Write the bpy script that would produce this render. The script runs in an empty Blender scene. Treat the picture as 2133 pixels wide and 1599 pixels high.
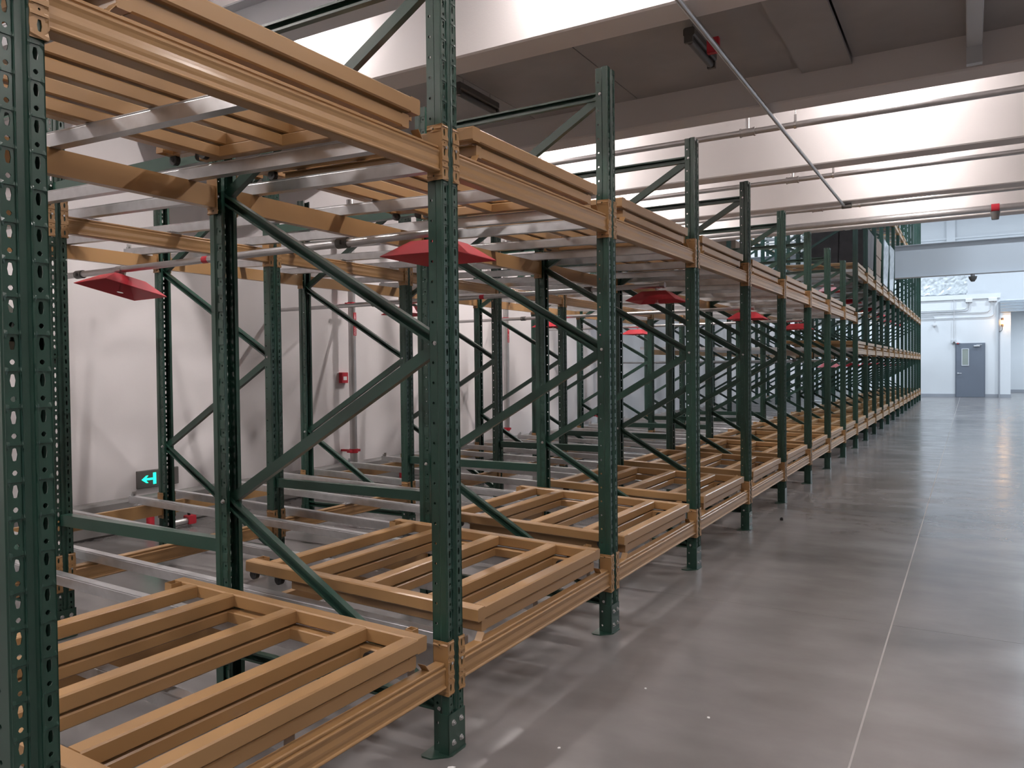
import bpy, bmesh, math, random
from mathutils import Vector, Matrix
random.seed(7)
sc = bpy.context.scene
COL = sc.collection
PI = math.pi

# ------------------------------------------------------------------ camera
F_PX, W_PX, H_PX = 1624.9, 2133, 1599
YAW, PIT, ROL = math.radians(30.439), math.radians(1.187), math.radians(-0.594)
fw = Vector((-math.sin(YAW) * math.cos(PIT), math.cos(YAW) * math.cos(PIT), -math.sin(PIT)))
rt = Vector((math.cos(YAW), math.sin(YAW), 0))
up = rt.cross(fw)
rt, up = rt * math.cos(ROL) + up * math.sin(ROL), -rt * math.sin(ROL) + up * math.cos(ROL)
cam_data = bpy.data.cameras.new('camera')
cam_data.sensor_width = 36.0
cam_data.lens = F_PX / W_PX * 36.0
cam_data.clip_end = 200
cam = bpy.data.objects.new('camera', cam_data)
COL.objects.link(cam)
M = Matrix((rt, up, -fw)).transposed().to_4x4()
M.translation = Vector((1.678, 0, 1.45))
cam.matrix_world = M
sc.camera = cam

# ------------------------------------------------------------------ world, exposure, light levels
world = bpy.data.worlds.new('world')
sc.world = world
world.use_nodes = True
world.node_tree.nodes['Background'].inputs[0].default_value = (0.8, 0.88, 1.0, 1)
world.node_tree.nodes['Background'].inputs[1].default_value = 0.05
sc.view_settings.view_transform = 'Standard'
sc.view_settings.look = 'None'
sc.view_settings.gamma = 1.0
sc.view_settings.use_curve_mapping = False
sc.view_settings.exposure = 0.0
sc.cycles.use_adaptive_sampling = True
sc.cycles.adaptive_threshold = 0.04
sc.cycles.max_bounces = 5
sc.cycles.diffuse_bounces = 3
sc.cycles.glossy_bounces = 3
sc.cycles.transmission_bounces = 4
sc.cycles.transparent_max_bounces = 6
sc.cycles.caustics_reflective = False
sc.cycles.caustics_refractive = False
sc.cycles.sample_clamp_indirect = 4.0
LOW_W, LOW_C = 165.0, (1.0, 0.925, 0.90)      # batten lamps in the low ceiling (radiant watts per tube)
AISLE_W = 78.0
HALL_W, HALL_C = 430.0, (0.78, 0.89, 1.0)     # high-bay lamps in the tall hall

# ------------------------------------------------------------------ materials
def mat(name, col, rough=0.5, metal=0.0, spec=0.5, var=0.0, scale=6.0, rvar=0.0, bump=0.0, bscale=40.0, emit=None, estr=0.0, alpha=None, coat=0.0):
    m = bpy.data.materials.new(name)
    m.use_nodes = True
    nt = m.node_tree
    b = nt.nodes['Principled BSDF']
    b.inputs['Base Color'].default_value = (*col, 1)
    b.inputs['Roughness'].default_value = rough
    b.inputs['Metallic'].default_value = metal
    b.inputs['Specular IOR Level'].default_value = spec
    b.inputs['Coat Weight'].default_value = coat
    b.inputs['Coat Roughness'].default_value = 0.18
    if emit:
        b.inputs['Emission Color'].default_value = (*emit, 1)
        b.inputs['Emission Strength'].default_value = estr
    if alpha is not None:
        b.inputs['Alpha'].default_value = alpha
    if var or rvar or bump:
        tc = nt.nodes.new('ShaderNodeTexCoord')
        n = nt.nodes.new('ShaderNodeTexNoise')
        n.inputs['Scale'].default_value = scale
        n.inputs['Detail'].default_value = 5
        nt.links.new(tc.outputs['Object'], n.inputs['Vector'])
        if var:
            r = nt.nodes.new('ShaderNodeValToRGB')
            r.color_ramp.elements[0].position = 0.3
            r.color_ramp.elements[1].position = 0.7
            r.color_ramp.elements[0].color = (*[c * (1 - var) for c in col], 1)
            r.color_ramp.elements[1].color = (*[min(1, c * (1 + var)) for c in col], 1)
            nt.links.new(n.outputs['Fac'], r.inputs['Fac'])
            nt.links.new(r.outputs['Color'], b.inputs['Base Color'])
        if rvar:
            mr = nt.nodes.new('ShaderNodeMapRange')
            mr.inputs[1].default_value = 0.3
            mr.inputs[2].default_value = 0.7
            mr.inputs[3].default_value = max(0.02, rough - rvar)
            mr.inputs[4].default_value = rough + rvar
            nt.links.new(n.outputs['Fac'], mr.inputs[0])
            nt.links.new(mr.outputs[0], b.inputs['Roughness'])
        if bump:
            n2 = nt.nodes.new('ShaderNodeTexNoise')
            n2.inputs['Scale'].default_value = bscale
            n2.inputs['Detail'].default_value = 3
            nt.links.new(tc.outputs['Object'], n2.inputs['Vector'])
            bp = nt.nodes.new('ShaderNodeBump')
            bp.inputs['Strength'].default_value = bump
            bp.inputs['Distance'].default_value = 0.004
            nt.links.new(n2.outputs['Fac'], bp.inputs['Height'])
            nt.links.new(bp.outputs['Normal'], b.inputs['Normal'])
    return m

GREEN = mat('green_paint', (0.014, 0.050, 0.035), 0.36, var=0.06, scale=5, rvar=0.02, coat=0.35)
ORANGE = mat('ochre_paint', (0.350, 0.200, 0.083), 0.45, var=0.04, scale=3, rvar=0.03, spec=0.5, coat=0.3)
GALV = mat('galvanised_steel', (0.60, 0.60, 0.61), 0.36, metal=0.75, var=0.10, scale=14, rvar=0.08)
ZINC = mat('zinc_bolt', (0.72, 0.72, 0.72), 0.25, metal=0.9)
PIPE = mat('steel_pipe', (0.55, 0.54, 0.54), 0.30, metal=0.75, var=0.08, scale=8)
RED = mat('red_paint', (0.50, 0.028, 0.045), 0.40, var=0.06, scale=6)
BLACK = mat('black_rubber', (0.012, 0.012, 0.012), 0.6)
DGREY = mat('dark_grey_plastic', (0.11, 0.105, 0.10), 0.45)
CHROME = mat('chrome', (0.8, 0.8, 0.8), 0.15, metal=1.0)
WALLW = mat('white_wall_paint', (0.78, 0.745, 0.745), 0.75, var=0.02, scale=1.2, bump=0.08, bscale=60)
CEILW = mat('white_ceiling_paint', (0.78, 0.74, 0.73), 0.8, bump=0.15, bscale=90)
HALLW = mat('hall_wall_paint', (0.74, 0.77, 0.80), 0.7, var=0.015, scale=0.8)
INFILL = mat('grey_infill_sheet', (0.40, 0.385, 0.38), 0.7, var=0.12, scale=1.5)
KERB = mat('grey_kerb', (0.27, 0.265, 0.26), 0.6, var=0.06, scale=4)
SKIRT = mat('grey_skirting', (0.34, 0.36, 0.40), 0.5)
DOORG = mat('blue_grey_door', (0.165, 0.19, 0.235), 0.45)
STEELW = mat('pale_steel_paint', (0.62, 0.65, 0.69), 0.45)
GLASS = mat('door_glass', (0.32, 0.36, 0.33), 0.15)
CARTON = mat('dark_carton', (0.055, 0.045, 0.045), 0.7, var=0.2, scale=8)
BROWN = mat('brown_carton', (0.20, 0.13, 0.09), 0.7, var=0.12, scale=6)
WOOD = mat('grey_wood', (0.26, 0.20, 0.155), 0.7, var=0.25, scale=12)
WRAP = mat('stretch_film', (0.50, 0.53, 0.55), 0.22, var=0.25, scale=9, bump=0.6, bscale=30)
SEAL = mat('joint_sealant', (0.36, 0.34, 0.33), 0.6)
FRESH = mat('white_plastic', (0.75, 0.76, 0.78), 0.4)
GREENLED = mat('green_led', (0.02, 0.6, 0.4), 0.5, emit=(0.02, 1.0, 0.62), estr=1.4)
AMBER = mat('amber_lens', (0.9, 0.5, 0.1), 0.3, emit=(1.0, 0.50, 0.12), estr=12.0)
LEDW = mat('lamp_tube', (1, 1, 1), 0.5, emit=(1.0, 0.95, 0.92), estr=6.0)
WHITE = mat('white_print', (0.85, 0.85, 0.85), 0.5)

def floor_mat():
    m = bpy.data.materials.new('polished_concrete')
    m.use_nodes = True
    nt = m.node_tree
    b = nt.nodes['Principled BSDF']
    tc = nt.nodes.new('ShaderNodeTexCoord')
    def noise(sc_, det, stretch=(1, 1, 1), rough=0.55):
        mp = nt.nodes.new('ShaderNodeMapping')
        mp.inputs['Scale'].default_value = stretch
        n = nt.nodes.new('ShaderNodeTexNoise')
        n.inputs['Scale'].default_value = sc_
        n.inputs['Detail'].default_value = det
        n.inputs['Roughness'].default_value = rough
        nt.links.new(tc.outputs['Generated' if False else 'Object'], mp.inputs[0])
        nt.links.new(mp.outputs[0], n.inputs['Vector'])
        return n
    a = noise(0.5, 6, (1, 1.7, 1), 0.6)
    c = noise(2.2, 6, (0.8, 1.3, 1), 0.55)
    r = nt.nodes.new('ShaderNodeValToRGB')
    r.color_ramp.elements[0].position = 0.32
    r.color_ramp.elements[1].position = 0.70
    r.color_ramp.elements[0].color = (0.146, 0.137, 0.135, 1)
    r.color_ramp.elements[1].color = (0.222, 0.211, 0.208, 1)
    mx = nt.nodes.new('ShaderNodeMix')
    mx.data_type = 'FLOAT'
    mx.inputs[0].default_value = 0.5
    nt.links.new(a.outputs['Fac'], mx.inputs[2])
    nt.links.new(c.outputs['Fac'], mx.inputs[3])
    nt.links.new(mx.outputs[0], r.inputs['Fac'])
    nt.links.new(r.outputs['Color'], b.inputs['Base Color'])
    mr = nt.nodes.new('ShaderNodeMapRange')
    mr.inputs[1].default_value = 0.35
    mr.inputs[2].default_value = 0.65
    mr.inputs[3].default_value = 0.17
    mr.inputs[4].default_value = 0.27
    nt.links.new(c.outputs['Fac'], mr.inputs[0])
    nt.links.new(mr.outputs[0], b.inputs['Roughness'])
    b.inputs['Specular IOR Level'].default_value = 0.55
    bp = nt.nodes.new('ShaderNodeBump')
    bp.inputs['Strength'].default_value = 0.02
    bp.inputs['Distance'].default_value = 0.01
    nt.links.new(c.outputs['Fac'], bp.inputs['Height'])
    nt.links.new(bp.outputs['Normal'], b.inputs['Normal'])
    return m
FLOOR = floor_mat()

# ------------------------------------------------------------------ mesh helpers
class MB:
    """collects simple solids; data(name, materials) makes one mesh"""
    def __init__(s):
        s.v, s.f, s.m, s.sm = [], [], [], []
        s.mi = 0
    def add(s, vs, fs, smooth=False):
        o = len(s.v)
        s.v += [tuple(p) for p in vs]
        for f in fs:
            s.f.append([i + o for i in f]); s.m.append(s.mi); s.sm.append(smooth)
        return s
    def box(s, x0, x1, y0, y1, z0, z1):
        vs = [(x, y, z) for z in (z0, z1) for y in (y0, y1) for x in (x0, x1)]
        return s.add(vs, [(0, 2, 3, 1), (4, 5, 7, 6), (0, 1, 5, 4), (2, 6, 7, 3), (0, 4, 6, 2), (1, 3, 7, 5)])
    def cbox(s, x0, x1, y0, y1, z0, z1, c=0.004):
        """box whose long edges are chamfered; the two ends of the longest axis stay square"""
        dims = [x1 - x0, y1 - y0, z1 - z0]
        ax = dims.index(max(dims))
        lo, hi = [x0, y0, z0], [x1, y1, z1]
        i, j = [(1, 2), (2, 0), (0, 1)][ax]
        prof = [(lo[i] + c, lo[j]), (hi[i] - c, lo[j]), (hi[i], lo[j] + c), (hi[i], hi[j] - c),
                (hi[i] - c, hi[j]), (lo[i] + c, hi[j]), (lo[i], hi[j] - c), (lo[i], lo[j] + c)]
        vs = []
        for e in (lo[ax], hi[ax]):
            for p in prof:
                q = [0, 0, 0]; q[ax] = e; q[i] = p[0]; q[j] = p[1]; vs.append(q)
        n = 8
        fs = [(k, (k + 1) % n, n + (k + 1) % n, n + k) for k in range(n)]
        return s.add(vs, fs + [tuple(range(n - 1, -1, -1)), tuple(range(n, 2 * n))])
    def prism(s, prof, p0, p1, sx, sy):
        """closed 2-D profile swept from p0 to p1; profile axes sx, sy"""
        p0, p1, sx, sy = Vector(p0), Vector(p1), Vector(sx), Vector(sy)
        n = len(prof)
        vs = [p + sx * a + sy * b for p in (p0, p1) for a, b in prof]
        area = sum(prof[k][0] * prof[(k + 1) % n][1] - prof[(k + 1) % n][0] * prof[k][1] for k in range(n))
        flip = (sx.cross(sy).dot(p1 - p0) > 0) == (area > 0)
        fs = [(k, (k + 1) % n, n + (k + 1) % n, n + k) for k in range(n)] + [tuple(range(n - 1, -1, -1)), tuple(range(n, 2 * n))]
        if not flip:
            fs = [tuple(reversed(f)) for f in fs]
        return s.add(vs, fs)
    def cyl(s, p0, p1, r, n=16, r1=None, caps=True):
        p0, p1 = Vector(p0), Vector(p1)
        d = (p1 - p0).normalized()
        a = d.orthogonal().normalized(); b = d.cross(a)
        r1 = r if r1 is None else r1
        vs = [p0 + (a * math.cos(2 * PI * k / n) + b * math.sin(2 * PI * k / n)) * r for k in range(n)]
        vs += [p1 + (a * math.cos(2 * PI * k / n) + b * math.sin(2 * PI * k / n)) * r1 for k in range(n)]
        s.add(vs, [(k, (k + 1) % n, n + (k + 1) % n, n + k) for k in range(n)], True)
        if caps:
            s.add(vs, [tuple(range(n - 1, -1, -1)), tuple(range(n, 2 * n))])
        return s
    def tube(s, pts, r, n=10):
        pts = [Vector(p) for p in pts]
        rings, prev = [], None
        for i, p in enumerate(pts):
            d = (pts[min(i + 1, len(pts) - 1)] - pts[max(i - 1, 0)]).normalized()
            a = d.orthogonal().normalized() if prev is None else (prev - d * prev.dot(d)).normalized()
            prev = a; b = d.cross(a)
            rings.append([p + (a * math.cos(2 * PI * k / n) + b * math.sin(2 * PI * k / n)) * r for k in range(n)])
        vs = [q for g in rings for q in g]
        fs = [(i * n + k, i * n + (k + 1) % n, (i + 1) * n + (k + 1) % n, (i + 1) * n + k) for i in range(len(pts) - 1) for k in range(n)]
        s.add(vs, fs, True)
        return s.add(vs, [tuple(range(n - 1, -1, -1)), tuple(range(len(vs) - n, len(vs)))])
    def data(s, name, mats, recalc=False):
        me = bpy.data.meshes.new(name)
        me.from_pydata(s.v, [], s.f)
        for m in (mats if isinstance(mats, (list, tuple)) else [mats]):
            me.materials.append(m)
        me.polygons.foreach_set('material_index', s.m)
        me.polygons.foreach_set('use_smooth', s.sm)
        if recalc:
            bm = bmesh.new(); bm.from_mesh(me)
            bmesh.ops.remove_doubles(bm, verts=bm.verts, dist=1e-5)
            bmesh.ops.recalc_face_normals(bm, faces=bm.faces)
            bm.to_mesh(me); bm.free()
        me.update()
        return me
    def sheet(s, name, m, t):
        """open surface -> solid sheet of thickness t"""
        me = bpy.data.meshes.new(name)
        me.from_pydata(s.v, [], s.f)
        me.materials.append(m)
        bm = bmesh.new(); bm.from_mesh(me)
        bmesh.ops.remove_doubles(bm, verts=bm.verts, dist=1e-5)
        bmesh.ops.recalc_face_normals(bm, faces=bm.faces)
        bmesh.ops.solidify(bm, geom=bm.faces[:], thickness=t)
        bm.to_mesh(me); bm.free()
        return me
    def strip(s, p0, p1, z0, z1, holes, axis='z'):
        """flat vertical strip between plan points p0 and p1, with octagonal holes (along, z, half_w, half_h, cell_h)"""
        p0, p1 = Vector((*p0, 0)), Vector((*p1, 0))
        L = (p1 - p0).length; d = (p1 - p0) / L
        def P(a, z): return (p0 + d * a + Vector((0, 0, z)))
        zc = z0
        for (a, z, hw, hh, ch) in sorted(holes, key=lambda q: q[1]):
            lo, hi = z - ch / 2, z + ch / 2
            if lo < z0 - 1e-6 or hi > z1 + 1e-6: continue
            if lo > zc + 1e-5:
                s.add([P(0, zc), P(L, zc), P(L, lo), P(0, lo)], [(0, 1, 2, 3)])
            out = [(0, lo), (a, lo), (L, lo), (L, z), (L, hi), (a, hi), (0, hi), (0, z)]
            q = 0.62
            inn = [(a - hw * q, z - hh * (0.72 if hh < hw * 1.5 else 0.9)), (a, z - hh), (a + hw * q, z - hh * (0.72 if hh < hw * 1.5 else 0.9)), (a + hw, z),
                   (a + hw * q, z + hh * (0.72 if hh < hw * 1.5 else 0.9)), (a, z + hh), (a - hw * q, z + hh * (0.72 if hh < hw * 1.5 else 0.9)), (a - hw, z)]
            vs = [P(*t) for t in out] + [P(*t) for t in inn]
            s.add(vs, [(k, (k + 1) % 8, 8 + (k + 1) % 8, 8 + k) for k in range(8)])
            zc = hi
        if zc < z1 - 1e-5:
            s.add([P(0, zc), P(L, zc), P(L, z1), P(0, z1)], [(0, 1, 2, 3)])
        return s

def obj(name, me, parent=None, loc=(0, 0, 0), rz=0.0, rot=None):
    o = bpy.data.objects.new(name, me)
    COL.objects.link(o)
    o.location = loc
    o.rotation_euler = rot if rot is not None else (0, 0, rz)
    if parent is not None: o.parent = parent
    return o
def tag(o, label, cat=None, group=None, kind=None):
    o['label'] = label
    if cat: o['category'] = cat
    if group: o['group'] = group
    o['kind'] = kind or 'thing'
    return o
def thing(name, label, cat, loc=(0, 0, 0), rz=0.0, group=None, kind='thing'):
    o = bpy.data.objects.new(name, None)
    o.empty_display_size = 0.1
    COL.objects.link(o)
    o.location = loc; o.rotation_euler = (0, 0, rz)
    return tag(o, label, cat, group, kind)
def struct(name, me, label, parent=None, loc=(0, 0, 0)):
    o = obj(name, me, parent, loc)
    o['label'] = label
    if parent is None: o['kind'] = 'structure'
    return o
ORD = ['first', 'second', 'third', 'fourth', 'fifth', 'sixth', 'seventh', 'eighth', 'ninth', 'tenth', 'eleventh', 'twelfth', 'thirteenth', 'fourteenth']

# ------------------------------------------------------------------ the room
XW, XR, YB, YE = -5.0, 9.5, -7.0, 38.43      # left wall, right wall, wall behind the camera, far wall
fl = struct('floor', MB().box(XW, XR, YB, 45.6, -0.20, -0.0015).data('floor_bed', SEAL), 'grey polished concrete floor with sawn joints')
xs = [XW, 1.303, 7.6, XR]
ys = [YB, -1.55, 4.77, 11.1, 17.4, 23.7, 30.0, 36.3, 45.6]
g = 0.0042
for i in range(len(xs) - 1):
    for j in range(len(ys) - 1):
        obj('floor_slab', MB().box(xs[i] + g, xs[i + 1] - g, ys[j] + g * 0.3, ys[j + 1] - g * 0.3, -0.0014, 0).data('floor_slab', FLOOR), fl)
struct('wall_left', MB().box(XW - 0.2, XW, YB, 45.6, 0, 9.5).data('wall_left', WALLW), 'white painted wall behind the racks')
struct('baseboard_left', MB().cbox(XW, -4.86, YB, YE, 0, 0.30, 0.02).data('kerb', KERB), 'grey concrete kerb along the foot of the white wall')
struct('wall_right', MB().box(XR, XR + 0.2, YB, 45.6, 0, 9.5).data('wall_right', WALLW), 'white wall on the far side of the aisle')
struct('wall_back', MB().box(XW, XR, YB - 0.2, YB, 0, 9.5).data('wall_back', WALLW), 'white wall behind the viewer')

# low ceiling on deep stems running across the racks
ST = [4.52, 6.68, 8.93, 11.14, 13.28]
ST = [ST[0] - 2.21 * k for k in (5, 4, 3, 2, 1)] + ST
ceil = struct('ceiling', MB().box(XW, XR, YB, 13.56, 4.40, 4.6).data('ceiling_slab', CEILW), 'low white concrete ceiling on deep ribs')
for y in ST:
    if y < YB: continue
    m = MB()
    w0 = 0.0
    prof = [(0.012, 3.6), (0.258, 3.6), (0.27, 3.612), (0.30, 4.4), (-0.03, 4.4), (0, 3.612)]
    m.prism([(a, b) for a, b in prof], (XW, y, 0), (XR, y, 0), (0, 1, 0), (0, 0, 1))
    obj('ceiling_rib', m.data('ceiling_rib', CEILW), ceil)
struct('wall_mezzanine', MB().box(XW, XR, 13.30, 13.56, 4.4, 9.5).data('wall_mezzanine', HALLW), 'wall above the end of the low ceiling')
# grey sheet infill between two ribs
xi = [-5.0, -3.4, -1.95, -0.9, 0.50, 0.88, 2.2, 3.6, 5.2, 7.0, 9.5]
for i in range(len(xi) - 1):
    zz = 3.85 if i != 4 else 3.80
    yy = 6.69 if i != 4 else 6.67
    obj('infill_sheet', MB().box(xi[i] + 0.004, xi[i + 1] - 0.004, 4.77, yy, zz, zz + 0.03).data('infill_sheet', INFILL), ceil)
# tall hall
struct('ceiling_hall', MB().box(XW, XR, 13.56, 45.0, 9.5, 9.7).data('ceiling_hall', HALLW), 'high pale ceiling of the tall hall')
struct('wall_far', MB().box(XW, 2.74, YE, YE + 0.2, 0, 4.24).data('wall_far', HALLW), 'pale blue-white end wall with the grey door')
m = MB().box(XW, 2.74, YE, 42.4, 4.24, 4.36); m.box(XW, 2.76, YE - 0.05, YE, 4.16, 4.36)
struct('trim_1', m.data('ledge', HALLW), 'projecting ledge along the top of the end wall')
struct('wall_upper', MB().box(XW, XR, 42.4, 42.6, 4.0, 9.5).data('wall_upper', HALLW), 'pale upper wall behind the ledge')
struct('wall_recess', MB().box(2.74, XR, 45.17, 45.37, 0, 4.0).data('wall_recess', HALLW), 'pale wall at the back of the shuttered opening')
struct('wall_pier', MB().box(2.745, 3.12, YE - 0.1, YE + 0.3, 0, 4.0).data('wall_pier', HALLW), 'narrow white pier beside the shuttered opening')
struct('wall_inner', MB().box(2.62, 2.74, YE + 0.2, 45.17, 0, 4.0).data('wall_inner', HALLW), 'side wall inside the shuttered opening')
struct('ceiling_recess', MB().box(2.74, XR, YE + 0.3, 45.17, 3.98, 4.1).data('ceiling_recess', HALLW), 'ceiling inside the shuttered opening')
m = MB().box(XW, 1.125, YE - 0.02, YE, 0, 0.14); m.box(2.22, 2.71, YE - 0.02, YE, 0, 0.14); m.box(2.745, 3.14, YE - 0.12, YE - 0.1, 0, 0.14)
struct('baseboard_far', m.data('skirting', SKIRT), 'grey skirting along the pale end wall')
struct('baseboard_recess', MB().box(3.12, XR, 45.15, 45.17, 0, 0.14).data('skirting2', SKIRT), 'grey skirting inside the shuttered opening')
for n, (x, lab) in enumerate(((2.725, 'dark joint strip beside the white pier'),)):
    struct('trim_2', MB().box(x - 0.03, x + 0.02, YE - 0.11, YE, 0, 4.0).data('joint', SKIRT), lab)
struct('trim_3', MB().box(0.70, 1.06, 42.26, 42.4, 4.36, 9.5).data('upper_pier', HALLW), 'white pier on the upper wall')
struct('trim_4', MB().box(XW, XR, 42.3, 42.4, 7.28, 7.36).data('upper_ledge', HALLW), 'shallow ledge across the upper wall')
# door
dr = struct('door_1', MB().box(1.125, 2.22, YE - 0.05, YE, 0, 2.30).data('door_frame', DOORG), 'blue-grey metal door with a narrow glass panel')
m = MB()
obj('door_leaf', MB().cbox(1.16, 2.185, YE - 0.075, YE - 0.04, 0.01, 2.265, 0.004).data('door_leaf', DOORG), dr)
m = MB(); X0, X1, Z0, Z1 = 1.385, 1.60, 1.37, 2.04
for a in ((X0 - 0.03, X0, Z0 - 0.03, Z1 + 0.03), (X1, X1 + 0.03, Z0 - 0.03, Z1 + 0.03), (X0, X1, Z1, Z1 + 0.03), (X0, X1, Z0 - 0.03, Z0)):
    m.box(a[0], a[1], YE - 0.09, YE - 0.07, a[2], a[3])
obj('vision_frame', m.data('vision_frame', STEELW), dr)
obj('pane', MB().box(X0, X1, YE - 0.08, YE - 0.07, Z0, Z1).data('pane', GLASS), dr)
m = MB().cyl((1.225, YE - 0.10, 1.02), (1.225, YE - 0.075, 1.02), 0.03); m.cyl((1.225, YE - 0.13, 1.02), (1.225, YE - 0.1, 1.02), 0.011); m.cbox(1.215, 1.36, YE - 0.14, YE - 0.12, 1.01, 1.03)
obj('handle', m.data('handle', FRESH), dr)
m = MB().cbox(1.82, 2.02, YE - 0.14, YE - 0.075, 2.15, 2.20); m.box(1.80, 1.82, YE - 0.13, YE - 0.075, 2.15, 2.20); m.box(1.90, 2.10, YE - 0.12, YE - 0.09, 2.215, 2.23)
obj('door_closer', m.data('closer', FRESH), dr)

# ------------------------------------------------------------------ lamps
TUBE_R = 0.026
TUBES = {}
def tube_mat(watts, length):
    if watts not in TUBES:
        TUBES[watts] = mat('lamp_tube_%d' % watts, (1, 1, 1), 0.5, emit=LOW_C, estr=watts / (PI * 2 * PI * TUBE_R * (length - 0.06)))
    return TUBES[watts]
def batten(x, y, z, along_y, label, lit=True, length=1.2, watts=30.0, color=(1, 1, 1)):
    t = thing('batten_lamp', label, 'lamp', (x, y, z), PI / 2 if along_y else 0)
    m = MB().cbox(-length / 2, length / 2, -0.04, 0.04, -0.02, 0.04, 0.01)
    obj('lamp_body', m.data('lamp_body', FRESH if lit else DGREY), t)
    me = MB().cyl((-length / 2 + 0.03, 0, -0.045), (length / 2 - 0.03, 0, -0.045), TUBE_R, 8).data('lamp_tube', tube_mat(watts, length) if lit else DGREY)
    obj('lamp_tube', me, t)
    for s in (-1, 1):
        obj('lamp_end', MB().box(s * length / 2 - 0.015, s * length / 2 + 0.015, -0.03, 0.03, -0.068, -0.02).data('lamp_end', FRESH if lit else DGREY), t)
        obj('hanger', MB().cyl((s * length * 0.35, 0, 0.04), (s * length * 0.35, 0, 4.4 - z if z > 4 else 3.85 - z), 0.004, 6).data('hanger', ZINC), t)
    return t
bays = [(ST[i] + ST[i + 1] + 0.27) / 2 for i in range(len(ST) - 1)]
bi = 0
for y in bays:
    bi += 1
    if abs(y - 5.7) < 0.4 or y < -3.4: continue
    near = abs(y - 3.5) < 0.4
    for n, x in enumerate((-2.9, -0.2, 2.4, 6.0) if near else (-2.9, 1.0, 4.8)):
        batten(x, y + (0.72 if near and x < 0 else 0), 4.28, False, 'white batten lamp in the %s ceiling bay, %s from the wall' % (ORD[bi - 1], ORD[n]), True, 0.5, LOW_W if x < 0 else AISLE_W, LOW_C)
batten(-0.01, 5.62, 3.76, True, 'unlit grey batten lamp beside the long ceiling pipe', False, 0.55)
batten(-1.96, 5.65, 3.76, True, 'unlit grey batten lamp above the second bay of carts', False, 0.6)
for n, (x, y) in enumerate(((-2.0, 17.5), (4.5, 17.5), (-2.0, 24.0), (4.5, 24.0), (-2.0, 30.5), (4.5, 30.5), (5.5, 36.0), (-2.0, 36.0))):
    t = thing('high_bay_lamp', 'round high-bay lamp over the tall hall, %s from the low ceiling' % ORD[n], 'lamp', (x, y, 8.97))
    obj('reflector', MB().cyl((0, 0, 0), (0, 0, 0.25), 0.45, 24, 0.18, caps=False).data('reflector', FRESH), t)
    obj('driver', MB().cyl((0, 0, 0.25), (0, 0, 0.5), 0.17, 16).data('driver', DGREY), t)
    L = bpy.data.lights.new('lamp_light', 'AREA'); L.shape = 'DISK'; L.size = 0.8; L.energy = HALL_W; L.color = HALL_C
    lo = bpy.data.objects.new('lamp_light', L); COL.objects.link(lo); lo.parent = t; lo.location = (0, 0, -0.02)
L = bpy.data.lights.new('lamp_light', 'AREA'); L.shape = 'RECTANGLE'; L.size = 1.2; L.size_y = 0.1; L.energy = 190; L.color = HALL_C
t = thing('ceiling_lamp', 'lamp on the ceiling inside the shuttered opening', 'lamp', (5.0, 41.9, 3.9))
obj('lamp_body', MB().cbox(-0.6, 0.6, -0.06, 0.06, 0, 0.07, 0.01).data('recess_lamp', FRESH), t)
lo = bpy.data.objects.new('lamp_light', L); COL.objects.link(lo); lo.parent = t; lo.location = (0, 0, -0.02)

# ------------------------------------------------------------------ rack parts (shared meshes)
Y0, S, PW, PD = 0.833, 1.5287, 0.10, 0.07
def Yk(k): return Y0 + k * S
PITCH = 0.0755
def post_mesh(h):
    m = MB()
    half = [(0.026, 0.070), (0.010, 0.070), (0.010, 0.036), (0.0, 0.028), (0.0, 0.004), (0.004, 0.0), (0.037, 0.0), (0.041, 0.011)]
    full = half + [(PW - w, d) for w, d in reversed(half)]
    pl = [(-d, w) for w, d in full]
    for i in range(len(pl) - 1):
        holes = []
        if i in (1, len(pl) - 3):
            L = 0.034; a = 0.015 if i == 1 else L - 0.015
            n = int(h / PITCH)
            holes = [(a, 0.0378 + PITCH * k, 0.0055, 0.0055, PITCH * 0.5) for k in range(n)]
        if i in (5, len(pl) - 7):
            n = int(h / PITCH)
            holes = [(0.0165, 0.0755 + PITCH * k, 0.0062, 0.0135, PITCH * 0.5) for k in range(n)]
            holes += [(0.0165, 0.0378 + PITCH * k, 0.0058, 0.0058, PITCH * 0.5) for k in range(n)]
        m.strip(pl[i], pl[i + 1], 0.0, h, holes)
    return m.sheet('post', GREEN, 0.0026)
POST_LOW = post_mesh(3.06)
POST_TALL = post_mesh(8.3)
m = MB()     # bolted shoe round the front of the post
t3 = 0.004
m.box(0, t3, -t3, PW + t3, 0.005, 0.155); m.box(-0.042, t3, -t3, 0, 0.005, 0.155); m.box(-0.042, t3, PW, PW + t3, 0.005, 0.155)
SHOE = m.data('shoe', GREEN)
m = MB()
m.prism([(0.012, 0.007), (0.012, PW - 0.007), (0.004, PW + 0.010), (-0.085, PW + 0.010), (-0.095, PW), (-0.095, -0.045), (-0.085, -0.055), (-0.045, -0.055), (0.004, -0.010)],
        (0, 0, 0), (0, 0, 0.006), (1, 0, 0), (0, 1, 0))
BASE = m.data('base_plate', GREEN, True)
def bolt_mesh(r, h):
    return MB().cyl((0, 0, 0), (h, 0, 0), r, 6).cyl((-0.0005, 0, 0), (0.002, 0, 0), r * 1.35, 12).cyl((h, 0, 0), (h + 0.004, 0, 0), r * 0.55, 8).data('bolt', ZINC)
BOLT = bolt_mesh(0.0085, 0.007)
BOLTS4 = [(0.004, 0.025, 0.12), (0.004, 0.075, 0.12), (0.004, 0.025, 0.045), (0.004, 0.075, 0.045)]
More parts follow.
